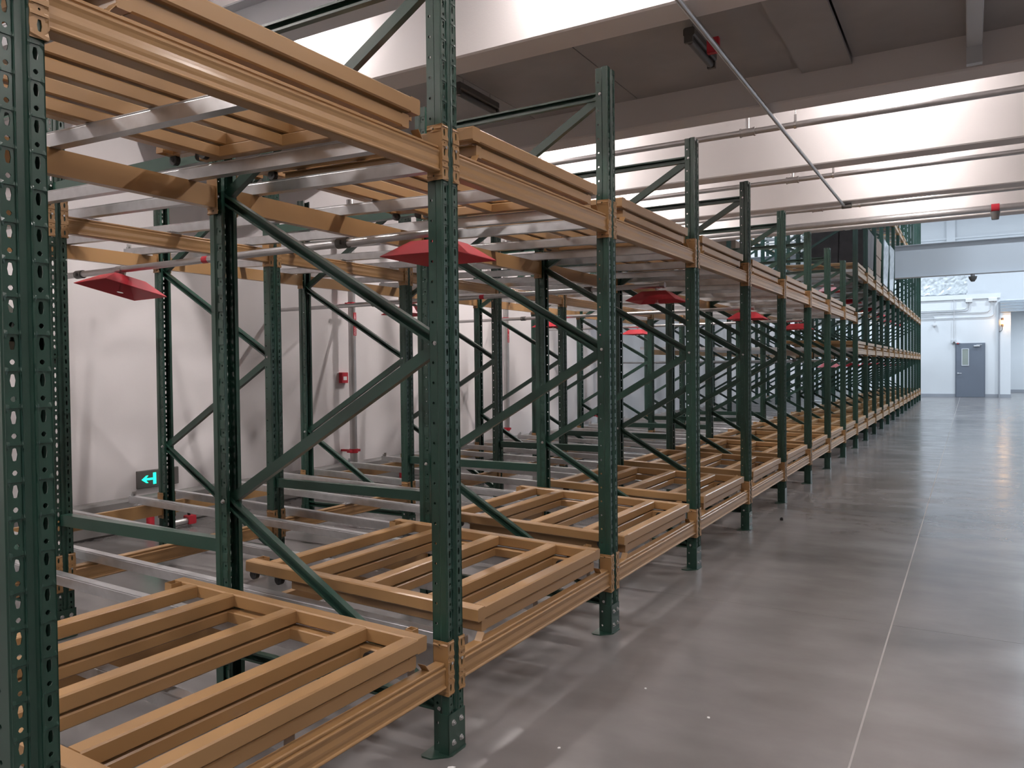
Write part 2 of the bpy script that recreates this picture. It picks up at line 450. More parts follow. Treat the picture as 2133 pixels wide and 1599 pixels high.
CP = [(-0.0225, 0), (0.0225, 0), (0.0225, 0.030), (0.012, 0.030), (0.012, 0.0275), (0.020, 0.0275), (0.020, 0.0025), (-0.020, 0.0025), (-0.020, 0.0275), (-0.012, 0.0275), (-0.012, 0.030), (-0.0225, 0.030)]
def brace_mesh(p0, p1, opening):
    """C channel from p0 to p1 in the XZ plane; opening = +1: lips face +y, -1: lips face the camera side"""
    p0, p1 = Vector((p0[0], 0, p0[1])), Vector((p1[0], 0, p1[1]))
    d = (p1 - p0).normalized()
    s = d.cross(Vector((0, 1, 0)))
    p0 = p0 - d * 0.02; p1 = p1 + d * 0.02
    base = Vector((0, -0.014 * opening, 0))
    return MB().prism(CP, p0 + base, p1 + base, s, Vector((0, opening, 0))).data('brace', GREEN)
FD = 1.285
XF, XRr = -0.045, -FD + 0.045
STEP = 0.6875
BR_UP = brace_mesh((XF, 0), (XRr, STEP), -1)      # from aisle post up to the rear post
BR_DN = brace_mesh((XRr, 0), (XF, STEP), 1)       # from rear post up to the aisle post
BR_H = brace_mesh((XF, 0), (XRr, 0), -1)
SPACER = MB().prism([(-0.025, -0.03), (0.025, -0.03), (0.025, 0.03), (-0.025, 0.03)], (0, 0, 0), (-FD, 0, 0), (0, 1, 0), (0, 0, 1)).data('spacer', GREEN)

def frame(k, xoff, h, label, group, detail):
    t = thing('rack_frame', label, 'rack frame', (xoff, Yk(k), 0), 0, group)
    pm = POST_LOW if h < 4 else POST_TALL
    nz = int((h - 0.17) / STEP)
    if detail >= 1:
        for (x, y, rz) in ((0, 0, 0), (-FD, PW, PI)):
            p = obj('post', pm, t, (x, y, 0), rz)
            sh = obj('shoe', SHOE, p); obj('base_plate', BASE, p)
            if detail >= 2:
                for b in BOLTS4: obj('bolt', BOLT, p, b)
        obj('horizontal_brace', BR_H, t, (0, 0.05, 0.165)); obj('horizontal_brace', BR_H, t, (0, 0.05, 0.17 + nz * STEP + 0.0))
        for i in range(nz):
            obj('diagonal_brace', BR_UP if i % 2 == 0 else BR_DN, t, (0, 0.044 if i % 2 == 0 else 0.056, 0.17 + i * STEP))
        if detail >= 2:
            for i in range(nz + 1):
                x = XF if i % 2 == 0 else XRr
                obj('bolt', BOLT, t, (x, 0.0105, 0.17 + i * STEP), -PI / 2)
    else:
        m = MB()
        t2 = bmesh.new()
        parts = [(pm, Matrix.Translation((0, 0, 0))), (pm, Matrix.Translation((-FD, PW, 0)) @ Matrix.Rotation(PI, 4, 'Z')), (SHOE, Matrix()), (BASE, Matrix()), (BR_H, Matrix.Translation((0, 0.05, 0.165)))]
        for i in range(nz):
            parts.append((BR_UP if i % 2 == 0 else BR_DN, Matrix.Translation((0, 0.044 if i % 2 == 0 else 0.056, 0.17 + i * STEP))))
        for me, mx in parts:
            tmp = me.copy(); tmp.transform(mx); t2.from_mesh(tmp); bpy.data.meshes.remove(tmp)
        me = bpy.data.meshes.new('tall_frame'); me.materials.append(GREEN); t2.to_mesh(me); t2.free()
        return t, me
    return t

NLOW, NALL = 9, 23
for k in range(NLOW):
    d = 2 if k <= 4 else 1
    frame(k, 0, 3.06, 'dark green perforated frame beside the aisle, %s from the camera' % ORD[k] if k else 'nearest dark green perforated frame, at the left edge of the picture', 'low frames along the aisle', d)
    frame(k, -2.58, 3.06, 'dark green frame by the white wall, %s from the camera' % ORD[k], 'low frames along the wall', 2 if k <= 3 else 1)
    for z, w in ((0.65, 'lower'), (2.44, 'upper')):
        tag(obj('row_spacer', SPACER, None, (-FD, Yk(k) + 0.05, z)), '%s green spacer bar joining the %s pair of frames from the camera' % (w, ORD[k]), 'spacer bar', 'row spacers')
# tall rack: one shared mesh per frame
tmp_t, TALL = frame(9, 0, 8.3, 'x', 'x', 0)
bpy.data.objects.remove(tmp_t)
for k in range(NLOW, NALL):
    j = k - NLOW
    for xo, w in ((0, 'beside the aisle'), (-2.58, 'by the wall')):
        tag(obj('tall_rack_frame', TALL, None, (xo, Yk(k), 0)), 'tall dark green frame %s, %s of the tall rack' % (w, ORD[j]), 'rack frame', 'tall frames ' + w)

# ---- beams
BL = S - PW
def beam_profile():
    return [(-0.050, 0.029), (-0.007, 0.029), (-0.002, 0.0315), (-0.001, 0.035), (-0.0025, 0.0385), (-0.007, 0.041), (-0.0075, 0.050), (-0.006, 0.058), (-0.0055, 0.066), (-0.0065, 0.074), (-0.0075, 0.084),
            (-0.0055, 0.094), (-0.003, 0.101), (-0.003, 0.105), (-0.006, 0.108), (-0.0125, 0.1095), (-0.0125, 0.1135), (-0.0085, 0.1165), (-0.0085, 0.1215), (-0.012, 0.125), (-0.050, 0.125)]
BEAM = MB().prism(beam_profile(), (0, 0.008, 0), (0, BL - 0.008, 0), (1, 0, 0), (0, 0, 1)).data('beam', ORANGE)
def connector_mesh(right):
    m = MB(); hh = 0.204
    hs = [(0.018, 0.028, 0.0055, 0.013, 0.04), (0.018, 0.062, 0.003, 0.003, 0.02), (0.018, 0.103, 0.0055, 0.013, 0.04), (0.018, 0.137, 0.003, 0.003, 0.02), (0.018, 0.176, 0.0055, 0.013, 0.04)]
    if not right:      # plate at the left end of the bay: side plate on y=0, front leg over the post on its left
        m.strip((-0.062, 0.005), (0.0045, 0.005), 0, hh, [(0.03, 0.188, 0.004, 0.004, 0.02), (0.03, 0.016, 0.004, 0.004, 0.02)])
        m.strip((0.0045, 0.005), (0.0045, -0.034), 0, hh, hs)
    else:
        m.strip((-0.062, BL - 0.005), (0.0045, BL - 0.005), 0, hh, [(0.03, 0.188, 0.004, 0.004, 0.02), (0.03, 0.016, 0.004, 0.004, 0.02)])
        m.strip((0.0045, BL - 0.005), (0.0045, BL + 0.034), 0, hh, hs)
    return m.sheet('connector', ORANGE, 0.003)
CON_L, CON_R = connector_mesh(False), connector_mesh(True)
def tab_mesh(sgn):
    return MB().prism([(0, 0), (0.003, 0), (sgn * 0.024 + 0.003, 0.030), (sgn * 0.024, 0.030)], (-0.046, 0, 0.125), (-0.012, 0, 0.125), (0, 1, 0), (0, 0, 1)).data('stop_tab', ORANGE, True)
TAB_L, TAB_R = tab_mesh(1), tab_mesh(-1)
LOCK = MB().cyl((0.004, 0, 0), (0.010, 0, 0), 0.006, 8).data('lock_pin', ZINC)
def join_mesh(name, parts, mats):
    b = bmesh.new()
    for me, mx in parts:
        tmp = me.copy(); tmp.transform(mx)
        b.from_mesh(tmp); bpy.data.meshes.remove(tmp)
    me = bpy.data.meshes.new(name)
    for q in mats: me.materials.append(q)
    b.to_mesh(me); b.free()
    return me
BEAM_FAR = join_mesh('far_beam', [(BEAM, Matrix()), (CON_L, Matrix()), (CON_R, Matrix())], [ORANGE])
ROWS = [(0.0, False, 'on the aisle posts'), (-FD, True, 'on the second row of posts'), (-2.58, False, 'on the third row of posts'), (-2.58 - FD, True, 'on the wall-side posts')]
def beam(k, row, zb, label, group, far=False):
    x, flip, _ = ROWS[row]
    loc = (x, Yk(k) + PW, zb) if not flip else (x, Yk(k) + S, zb)
    rz = PI if flip else 0
    if far:
        return tag(obj('shelf_beam', BEAM_FAR, None, loc, rz), label, 'rack beam', group)
    t = tag(obj('shelf_beam', BEAM, None, loc, rz), label, 'rack beam', group)
    c = obj('connector', CON_L, t); d = obj('connector', CON_R, t)
    if k <= 4:
        obj('lock_pin', LOCK, c, (0, -0.018, 0.120)); obj('lock_pin', LOCK, d, (0, BL + 0.018, 0.120))
    if row == 0:
        obj('stop_tab', TAB_L, t, (0, 0.15, 0)); obj('stop_tab', TAB_R, t, (0, BL - 0.10, 0))
    return t
LEV = {'lower': (0.228, 0.224, 0.254, 0.290), 'upper': (2.145, 2.152, 2.182, 2.226)}

# ---- rails
RL = 4.03
m = MB()
m.prism([(-0.022, 0), (0.022, 0), (0.022, 0.046), (0.0205, 0.049), (0.022, 0.051), (0.022, 0.054), (-0.022, 0.054), (-0.022, 0.051), (-0.0205, 0.049), (-0.022, 0.046)],
        (-0.075, 0, 0), (-RL, 0, 0), (0, 1, 0), (0, 0, 1))
RAIL = m.data('rail', GALV)
m = MB().box(-RL - 0.004, -RL, -0.022, 0.022, 0, 0.054); m.box(-RL + 0.03, -RL + 0.034, -0.018, 0.018, 0.053, 0.09); m.box(-RL, -RL + 0.034, -0.004, 0.004, 0.053, 0.07)
RAIL_STOP = m.data('end_stop', GALV)
CLIP = MB().box(-0.02, 0.02, -0.055, 0.0, -0.001, 0.003).cyl((0, -0.038, 0.003), (0, -0.038, 0.012), 0.007, 6).data('rail_clip', GALV)
def rail(k, side, zs, label, group, far=False):
    zB, zD = zs[1] + 0.125, zs[3] + 0.125
    slope = (zD - zB) / 2.575
    y = {'near': Yk(k) + PW + 0.125, 'far': Yk(k) + S - 0.125, 'middle': Yk(k) + (PW + S) / 2}[side]
    z0 = zB - slope * (FD - 0.026)
    t = obj('flow_rail', RAIL, None, (0, y, z0), rot=(0, math.atan(slope), 0))
    tag(t, label, 'rail', group)
    if not far:
        obj('end_stop', RAIL_STOP, t)
        if k <= 4:
            for x in (-1.30, -2.60, -3.88):
                obj('rail_clip', CLIP, t, (x, -0.02 if side != 'near' else 0.078, 0.0))
    return t

# ---- push-back carts
TW = 0.055
def bar(x0, x1, y0, y1, z0, z1, name): return MB().cbox(x0, x1, y0, y1, z0, z1, 0.005).data(name, ORANGE)
UY0, UY1 = 0.232, 1.420
UP = [('side_bar', bar(-1.36, -0.015, UY0, UY0 + TW, 0, 0.055, 'side_bar')), ('side_bar', bar(-1.36, -0.015, UY1 - TW, UY1, 0, 0.055, 'side_bar'))]
for x0, x1 in ((-0.075, -0.015), (-0.31, -0.25), (-0.67, -0.61), (-1.03, -0.97), (-1.262, -1.203)):
    UP.append(('cross_bar', bar(x0 + 0.0005, x1, UY0 + TW, UY1 - TW, 0.0005, 0.0545, 'cross_bar')))
def open_tube(x, y, dx, dy, h):
    m = MB(); t_ = 0.003
    m.box(x, x + dx, y, y + t_, 0, h); m.box(x, x + dx, y + dy - t_, y + dy, 0, h); m.box(x, x + t_, y + t_, y + dy - t_, 0, h); m.box(x + dx - t_, x + dx, y + t_, y + dy - t_, 0, h)
    return m.data('stub_tube', ORANGE)
UP.append(('stub_tube', open_tube(-1.355, UY0 + TW, 0.045, 0.05, 0.055)))
UP.append(('stub_tube', open_tube(-1.355, UY1 - TW - 0.05, 0.045, 0.05, 0.055)))
UP.append(('stub_tube', open_tube(-0.115, UY1, 0.035, 0.035, 0.058)))
WHEEL = MB().cyl((0, -0.011, 0), (0, 0.011, 0), 0.023, 16).cyl((0, -0.013, 0), (0, 0.013, 0), 0.008, 8).data('wheel', BLACK)
LY0, LY1 = 0.280, 1.375
LO = [('side_bar', MB().cbox(-1.10, -0.03, LY0, LY0 + 0.04, 0, 0.047, 0.004).box(-1.10, -0.04, LY0 - 0.016, LY0 + 0.01, 0.043, 0.047).data('side_bar', ORANGE)),
      ('side_bar', MB().cbox(-1.10, -0.03, LY1 - 0.04, LY1, 0, 0.047, 0.004).box(-1.10, -0.04, LY1 - 0.01, LY1 + 0.006, 0.043, 0.047).data('side_bar', ORANGE))]
for x0, x1 in ((-0.07, -0.03), (-0.30, -0.255), (-0.66, -0.615), (-1.02, -0.975)):
    LO.append(('cross_bar', bar(x0, x1, LY0 + 0.04, LY1 - 0.04, 0.0005, 0.0465, 'cross_bar')))
AX = MB().prism([(-0.015, 0), (0.015, 0), (0.015, 0.03), (-0.015, 0.03)], (0, -0.006, 0), (0, 0.0, 0), (1, 0, 0), (0, 0, 1)).data('axle_plate', ORANGE)
UP_FAR = join_mesh('far_cart_up', [(me, Matrix()) for _, me in UP[:7]], [ORANGE])
LO_FAR = join_mesh('far_cart_lo', [(me, Matrix()) for _, me in LO], [ORANGE])
def carts(k, zb, words, group, far=False, dz=0.0):
    tilt = math.atan(0.030)
    for nm, PARTS, FARM, z, lab, cat in (('push_back_cart', UP, UP_FAR, zb + 0.205 + dz, 'orange tubular cart frame, %s', 'cart'),
                                         ('nested_cart', LO, LO_FAR, zb + 0.150 + dz, 'smaller orange cart nested under the top cart, %s', 'cart')):
        if far:
            o = obj(nm, FARM, None, (0, Yk(k), z), rot=(0, tilt, 0)); tag(o, lab % words, cat, group); continue
        t = thing(nm, lab % words, cat, (0, Yk(k), z), 0, group)
        t.rotation_euler = (0, tilt, 0)
        for n, me in PARTS: obj(n, me, t)
        if k <= 4 or True:
            ups = nm == 'push_back_cart'
            for y in ((UY0 + 0.03, UY1 - 0.03) if ups else (LY0 + 0.053, LY1 - 0.053)):
                for x in ((-0.17, -1.16, -1.33) if ups else (-0.20, -1.05)):
                    obj('wheel', WHEEL, t, (x, y, -0.016 if ups else 0.02))
for k in range(NLOW - 1 + 1):
    if k == NLOW - 1 + 0: pass
for k in range(NLOW):                                   # bays of the low rack; bay k lies between frame k and k+1
    last = (k == NLOW - 1)
    for lv in ('lower', 'upper'):
        zs = LEV[lv]
        for r_ in range(4):
            beam(k, r_, zs[r_], 'orange %s-level beam %s, %s bay from the camera' % (lv, ROWS[r_][2], ORD[k]), '%s-level beams of the low rack' % lv)
        for sd in ('near', 'middle', 'far'):
            rail(k, sd, zs, 'galvanised %s-level rail, %s one of three in the %s bay' % (lv, sd, ORD[k]), '%s-level rails of the low rack' % lv)
        carts(k, zs[0], '%s level, %s bay from the camera' % (lv, ORD[k]), '%s-level carts of the low rack' % lv, False)
TLEV = {'bottom': 0.228, 'second': 1.60, 'third': 2.97, 'top': 4.95}
for k in range(NLOW, NALL - 1):
    j = k - NLOW
    for lv, zb in TLEV.items():
        zs = (zb, zb - 0.006, zb + 0.024, zb + 0.057)
        for r_ in (0, 1, 3):
            beam(k, r_, zs[r_], 'orange %s-level beam %s, %s bay of the tall rack' % (lv, ROWS[r_][2], ORD[j]), '%s-level beams of the tall rack' % lv, True)
        for sd in ('near', 'middle', 'far'):
            rail(k, sd, zs, 'galvanised %s-level rail, %s one in the %s bay of the tall rack' % (lv, sd, ORD[j]), '%s-level rails of the tall rack' % lv, True)
        carts(k, zb, '%s level, %s bay of the tall rack' % (lv, ORD[j]), '%s-level carts of the tall rack' % lv, True)

# ------------------------------------------------------------------ loads on the tall rack
def load(name, label, k, z, h, kind, x0=-1.08, x1=-0.03):
    y0, y1 = Yk(k) + 0.27, Yk(k) + 1.36
    t = thing(name, label, 'pallet load', ((x0 + x1) / 2, (y0 + y1) / 2, z))
    t.rotation_euler = (0, math.atan(0.030), 0)
    w, d = (x1 - x0) / 2, (y1 - y0) / 2
    for i in range(5):
        obj('pallet_board', MB().box(-w, w, -d + i * (2 * d - 0.1) / 4, -d + 0.1 + i * (2 * d - 0.1) / 4, 0.09, 0.11).data('pallet_board', WOOD), t)
    for i in range(3):
        obj('pallet_block', MB().box(-w + i * (2 * w - 0.1) / 2, -w + 0.1 + i * (2 * w - 0.1) / 2, -d, d, 0, 0.09).data('pallet_block', WOOD), t)
    if kind == 'crates':
        n = 9; hh = (h - 0.12) / n
        for i in range(n):
            obj('crate_slat', MB().box(-w, w, -d, d, 0.115 + i * hh, 0.115 + i * hh + hh * 0.62).box(-w * 0.96, w * 0.96, -d * 0.96, d * 0.96, 0.115 + i * hh + hh * 0.62, 0.115 + (i + 1) * hh).data('crate_slat', WOOD), t)
    else:
        mt = {'dark': CARTON, 'brown': BROWN, 'wrap': WRAP}[kind]
        nx, ny, nz = 2, 2, max(1, int(h / 0.42))
        for a in range(nx):
            for b in range(ny):
                for c in range(nz):
                    e = 0.004
                    obj('carton', MB().cbox(-w + a * w + e, -w + (a + 1) * w - e, -d + b * d + e, -d + (b + 1) * d - e, 0.112 + c * (h - 0.11) / nz + e, 0.112 + (c + 1) * (h - 0.11) / nz, 0.012).data('carton', BROWN if kind == 'wrap' else mt), t)
        if kind == 'wrap':
            m = MB(); seg = 7; rows = 6
            vs, fs = [], []
            for zz in range(rows + 1):
                for q in range(4 * seg):
                    sd, fr = divmod(q, seg); fr /= seg
                    cx, cy = [(-w + 2 * w * fr, -d), (w, -d + 2 * d * fr), (w - 2 * w * fr, d), (-w, d - 2 * d * fr)][sd]
                    e = 1.012 + random.uniform(0, 0.022)
                    vs.append((cx * e, cy * e, 0.03 + (h - 0.0) * zz / rows + random.uniform(-0.012, 0.012)))
            n = 4 * seg
            for zz in range(rows):
                for q in range(n):
                    fs.append((zz * n + q, zz * n + (q + 1) % n, (zz + 1) * n + (q + 1) % n, (zz + 1) * n + q))
            m.add(vs, fs)
            fo = m.data('film', WRAP)
            obj('stretch_film', fo, t)
    return t
ZT3 = 2.97 + 0.2795
load('pallet_load', 'dark carton pallet load on the third level of the tall rack', 10, ZT3, 0.80, 'dark')
load('pallet_load', 'brown carton pallet load behind the dark one on the third level', 11, ZT3, 0.86, 'brown')
load('pallet_load', 'film-wrapped pallet load nearer the camera on the third level', 12, ZT3, 0.98, 'wrap')
load('pallet_load', 'film-wrapped pallet load farther along the third level', 13, ZT3, 1.05, 'wrap')
load('crate_stack', 'stack of grey slatted crates on the top level of the tall rack', 13, 4.95 + 0.2795, 1.3, 'crates')
load('crate_stack', 'second stack of grey slatted crates farther along the top level', 14, 4.95 + 0.2795, 1.3, 'crates')
load('pallet_load', 'brown carton pallet load deep inside the third level', 10, ZT3 - 0.028, 0.85, 'brown', -3.6, -2.55)

# ------------------------------------------------------------------ in-rack sprinklers
def shield(x, y, z, label, group, rz=0.06, rx=0.0):
    t = thing('heat_shield', label, 'heat shield', (x, y, z), rz, group)
    t.rotation_euler = (rx, 0, rz)
    a, b, c_, h = 0.205, 0.205, 0.10, 0.078
    vs = [(-a, -b, 0), (a, -b, 0), (a, b, 0), (-a, b, 0), (-c_, -c_, h), (c_, -c_, h), (c_, c_, h), (-c_, c_, h)]
    m = MB(); m.v = vs; m.f = [(0, 1, 5, 4), (1, 2, 6, 5), (2, 3, 7, 6), (3, 0, 4, 7), (4, 5, 6, 7)]
    obj('shield_plate', m.sheet('shield_plate', RED, 0.003), t)
    obj('sprinkler_head', MB().cyl((0, 0, -0.01), (0, 0, 0.12), 0.012, 10).cyl((0, 0, -0.018), (0, 0, -0.012), 0.02, 12).data('sprinkler_head', CHROME), t)
    return t
def xpipe(y, z, x0, x1, r, label, tape=True):
    t = thing('sprinkler_pipe', label, 'pipe', (0, y, z))
    obj('pipe_run', MB().cyl((x0, 0, 0), (x1, 0, 0), r, 16).data('pipe_run', PIPE), t)
    for x in (-1.17, -3.55):
        if x0 < x < x1:
            obj('coupling', MB().cyl((x - 0.035, 0, 0), (x + 0.035, 0, 0), r * 1.35, 16).box(x - 0.012, x + 0.012, -r * 1.9, r * 1.9, -0.012, 0.012).data('coupling', DGREY), t)
    if tape:
        obj('red_tape', MB().cyl((-2.28, 0, 0), (-2.23, 0, 0), r * 1.04, 16, caps=False).data('red_tape', RED), t)
    for x in (-0.55, -3.10):
        if x0 < x < x1 + 0.3:
            obj('drop_nipple', MB().cyl((x, 0, -0.055), (x, 0, 0.0), 0.014, 10).cyl((x - 0.03, 0, 0), (x + 0.03, 0, 0), r * 1.2, 14).data('drop_nipple', PIPE), t)
    obj('pipe_cap', MB().cyl((x1, 0, 0), (x1 + 0.02, 0, 0), r * 1.2, 14).data('pipe_cap', PIPE), t)
    return t
for i, k in enumerate((1, 3, 5, 7)):
    y = Yk(k) + 0.745
    xpipe(y, 2.115, XW, -0.50, 0.021, 'grey sprinkler pipe running across under the upper carts of the %s bay' % ORD[k])
    shield(-0.55, y, 1.985, 'red sprinkler heat shield near the aisle, %s bay from the camera' % ORD[k], 'red heat shields of the low rack')
    shield(-3.10, y, 1.985, 'red sprinkler heat shield by the wall, %s bay from the camera' % ORD[k], 'red heat shields of the low rack', -0.1, -0.22 if k == 1 else 0.0)
for k in range(9, 21, 2):
    for lv, z in (('second', 1.40), ('third', 2.78)):
        y = Yk(k) + 0.745
        xpipe(y, z + 0.13, XW, -0.50, 0.021, 'sprinkler pipe under the %s level, %s bay of the tall rack' % (lv, ORD[k - 9]), False)
        shield(-0.55, y, z, 'red heat shield under the %s level, %s bay of the tall rack' % (lv, ORD[k - 9]), 'red heat shields of the tall rack')
for i, y in enumerate((7.20, 10.85, 14.5)):
    t = thing('riser_pipe', 'vertical grey riser pipe on the white wall, %s from the camera' % ORD[i], 'pipe', (-4.80, y, 0))
    obj('pipe_run', MB().cyl((0, 0, 0.0), (0, 0, 3.5), 0.044, 18).data('riser', PIPE), t)
    obj('floor_flange', MB().cyl((0, 0, 0), (0, 0, 0.02), 0.09, 18).data('flange', PIPE), t)
    for z in (0.46, 2.24):
        obj('pipe_clamp', MB().cyl((0, 0, z - 0.025), (0, 0, z + 0.025), 0.052, 18).box(-0.02, 0.02, -0.10, 0.10, z - 0.015, z + 0.015).box(-0.19, 0, -0.02, 0.02, z - 0.012, z + 0.012).data('clamp', RED), t)
    obj('branch_pipe', MB().cyl((0, 0, 2.24), (1.2, 0, 2.24), 0.02, 14).data('branch', PIPE), t)
    lb = obj('flow_label', MB().box(0.040, 0.044, -0.018, 0.03, 1.86, 2.14).data('flow_label', RED), t)
    ar = MB(); ar.add([(0.0445, 0.006 - 0.008, 2.07), (0.0445, 0.006 + 0.008, 2.07), (0.0445, 0.006, 2.13)], [(0, 1, 2)]).box(0.044, 0.0446, 0.003, 0.009, 2.04, 2.07)
    obj('arrow_print', ar.data('arrow_print', WHITE), lb)
    tx = bpy.data.curves.new('flow_text', 'FONT'); tx.body = 'SPRINKLER'; tx.size = 0.038; tx.align_x = 'LEFT'; tx.materials.append(WHITE)
    tmp = bpy.data.objects.new('tmp_text', tx); COL.objects.link(tmp)
    bpy.context.view_layer.update()
    tme = bpy.data.meshes.new_from_object(tmp.evaluated_get(bpy.context.evaluated_depsgraph_get()))
    bpy.data.objects.remove(tmp)
    tme.transform(Matrix.Translation((0.0448, 0.019, 1.867)) @ Matrix(((0, 0, 1, 0), (0, -1, 0, 0), (1, 0, 0, 0), (0, 0, 0, 1))) @ Matrix.Diagonal((0.72, 1, 1, 1)))
    obj('flow_text', tme, lb)

# ------------------------------------------------------------------ pipes under the low ceiling
def cpipe(y, z, r, label, rods, tees):
    t = thing('ceiling_pipe', label, 'pipe', (0, y, z))
    obj('pipe_run', MB().cyl((XW, 0, 0), (XR, 0, 0), r, 18).data('pipe_run', PIPE), t)
    for x in rods:
        obj('hanger_rod', MB().cyl((x, 0, r), (x, 0, 4.4 - z), 0.005, 6).data('hanger_rod', ZINC), t)
        obj('hanger_ring', MB().cyl((x - 0.012, 0, 0), (x + 0.012, 0, 0), r * 1.25, 16).box(x - 0.012, x + 0.012, -0.008, 0.008, r, r + 0.07).data('hanger_ring', ZINC), t)
    for x in tees:
        obj('pipe_tee', MB().cyl((x - 0.06, 0, 0), (x + 0.06, 0, 0), r * 1.3, 16).cyl((x, 0, 0), (x, 0, 0.30), 0.022, 12).cyl((x - 0.075, 0, 0), (x - 0.06, 0, 0), r * 1.5, 16).cyl((x + 0.06, 0, 0), (x + 0.075, 0, 0), r * 1.5, 16).data('pipe_tee', PIPE), t)
    return t
cpipe(7.98, 3.78, 0.030, 'long steel pipe under the ceiling, nearest of three thin ones', (0.21, 3.4, -2.6), (-0.246,))
cpipe(10.34, 3.78, 0.030, 'long steel pipe under the ceiling, middle of three thin ones', (0.22, 3.4, -2.6), (-0.26,))
cpipe(12.47, 3.78, 0.030, 'long steel pipe under the ceiling, farthest of three thin ones', (0.28, 3.4, -2.6), (-0.30,))
cpipe(13.05, 3.64, 0.050, 'thick steel pipe along the end of the low ceiling', (3.4, -2.6), ())
t = thing('ceiling_pipe', 'thin steel pipe running along the aisle under the ribs', 'pipe', (0.228, 0, 3.555))
obj('pipe_run', MB().cyl((0, YB, 0), (0, 11.25, 0), 0.018, 14).data('pipe_run', PIPE), t)
for y in (6.81, 9.06, 11.2):
    obj('pipe_saddle', MB().box(-0.03, 0.03, -0.02, 0.02, -0.02, 0.045).cyl((0.05, 0, 0.045), (0.05, 0, -0.10), 0.006, 6).data('pipe_saddle', DGREY), t)
obj('pipe_end', MB().cyl((-0.03, 11.25, 0), (0.09, 11.25, 0), 0.035, 12).data('pipe_end', DGREY), t)
obj('red_tag', MB().box(-0.10, -0.02, 5.30, 5.34, 0.02, 0.12).data('red_tag', RED), t)
t = thing('steel_beam', 'pale grey steel beam close under the ceiling above the nearest bay', 'beam', (0, 3.95, 3.78))
IB = lambda x0, x1, h, b: MB().prism([(-b, 0), (b, 0), (b, 0.012), (0.006, 0.014), (0.006, h - 0.014), (b, h - 0.012), (b, h), (-b, h), (-b, h - 0.012), (-0.006, h - 0.014), (-0.006, 0.014), (-b, 0.012)], (x0, 0, 0), (x1, 0, 0), (0, 1, 0), (0, 0, 1))
obj('beam_section', IB(XW, -0.9, 0.30, 0.09).data('beam_section', STEELW), t)
obj('beam_end_plate', MB().box(-0.9, -0.885, -0.12, 0.12, -0.02, 0.62).data('beam_end_plate', STEELW), t)
t = thing('ceiling_strut', 'pale metal strut hanging from the grey ceiling sheets', 'strut', (1.70, 6.55, 3.62))
obj('strut_bar', MB().cbox(-0.05, 0.05, -0.9, 0.05, 0.10, 0.16, 0.006).data('strut_bar', STEELW), t)
obj('strut_foot', MB().box(-0.05, 0.05, 0.0, 0.06, -0.02, 0.2).data('strut_foot', STEELW), t)
t = thing('fire_sensor', 'small red and grey sensor hanging from the thick ceiling pipe', 'sensor', (1.98, 13.05, 3.64))
obj('sensor_ring', MB().cyl((-0.05, 0, 0), (0.05, 0, 0), 0.062, 18).data('sensor_ring', RED), t)
obj('sensor_body', MB().cyl((0, 0, -0.16), (0, 0, -0.05), 0.045, 14, 0.06).data('sensor_body', DGREY), t)

# ------------------------------------------------------------------ the tall hall
t = thing('steel_beam', 'deep pale steel beam crossing the tall hall', 'beam', (0, 23.2, 3.72))
obj('beam_section', IB(XW, XR, 0.85, 0.15).data('hall_beam', STEELW), t)
t = thing('dome_camera', 'grey dome camera under the deep steel beam', 'camera', (1.73, 23.2, 3.72))
obj('camera_base', MB().cyl((0, 0, -0.06), (0, 0, 0), 0.05, 16).data('camera_base', FRESH), t)
obj('camera_dome', MB().cyl((0, 0, -0.12), (0, 0, -0.06), 0.085, 18, 0.10).cyl((0, 0, -0.19), (0, 0, -0.12), 0.04, 18, 0.085).data('camera_dome', DGREY), t)
t = thing('roller_shutter', 'grey ribbed roller shutter above the opening beside the pier', 'shutter', (2.745, YE - 0.14, 3.555))
for i in range(8):
    obj('shutter_slat', MB().cbox(0.0, XR - 2.745, -0.02 + 0.004 * (i % 2), 0.02, i * 0.06, i * 0.06 + 0.057, 0.008).data('shutter_slat', mat('shutter_grey', (0.36, 0.41, 0.46), 0.4, metal=0.3) if i == 0 else bpy.data.materials['shutter_grey']), t)
t = thing('beacon_lamp', 'glowing amber beacon on a bracket beside the pier', 'lamp', (2.82, YE - 0.20, 3.05))
obj('beacon_lens', MB().cyl((0, 0, 0.0), (0, 0, 0.16), 0.05, 14).data('beacon_lens', AMBER), t)
obj('beacon_cap', MB().cyl((0, 0, 0.16), (0, 0, 0.26), 0.055, 14, 0.045).data('beacon_cap', BROWN), t)
obj('beacon_base', MB().cyl((0, 0, -0.10), (0, 0, 0.0), 0.045, 14).data('beacon_base', BROWN), t)
obj('beacon_bracket', MB().tube([(0, 0, -0.1), (0, 0, -0.22), (-0.03, 0.02, -0.28), (-0.10, 0.08, -0.30)], 0.012).data('beacon_bracket', DGREY), t)
L = bpy.data.lights.new('beacon_light', 'POINT'); L.energy = 7; L.color = (1, 0.55, 0.18); L.shadow_soft_size = 0.06
lo = bpy.data.objects.new('beacon_light', L); COL.objects.link(lo); lo.parent = t; lo.location = (0.06, -0.09, 0.08)
t = thing('exit_sign', 'glowing green exit sign at the right edge, beyond the pier', 'sign', (4.06, 45.08, 3.0))
obj('sign_box', MB().cbox(-0.05, 0.45, -0.02, 0.06, -0.10, 0.20, 0.008).data('sign_box', DGREY), t)
obj('sign_face', MB().box(-0.03, 0.43, -0.026, -0.02, -0.08, 0.18).data('sign_face', GREENLED), t)
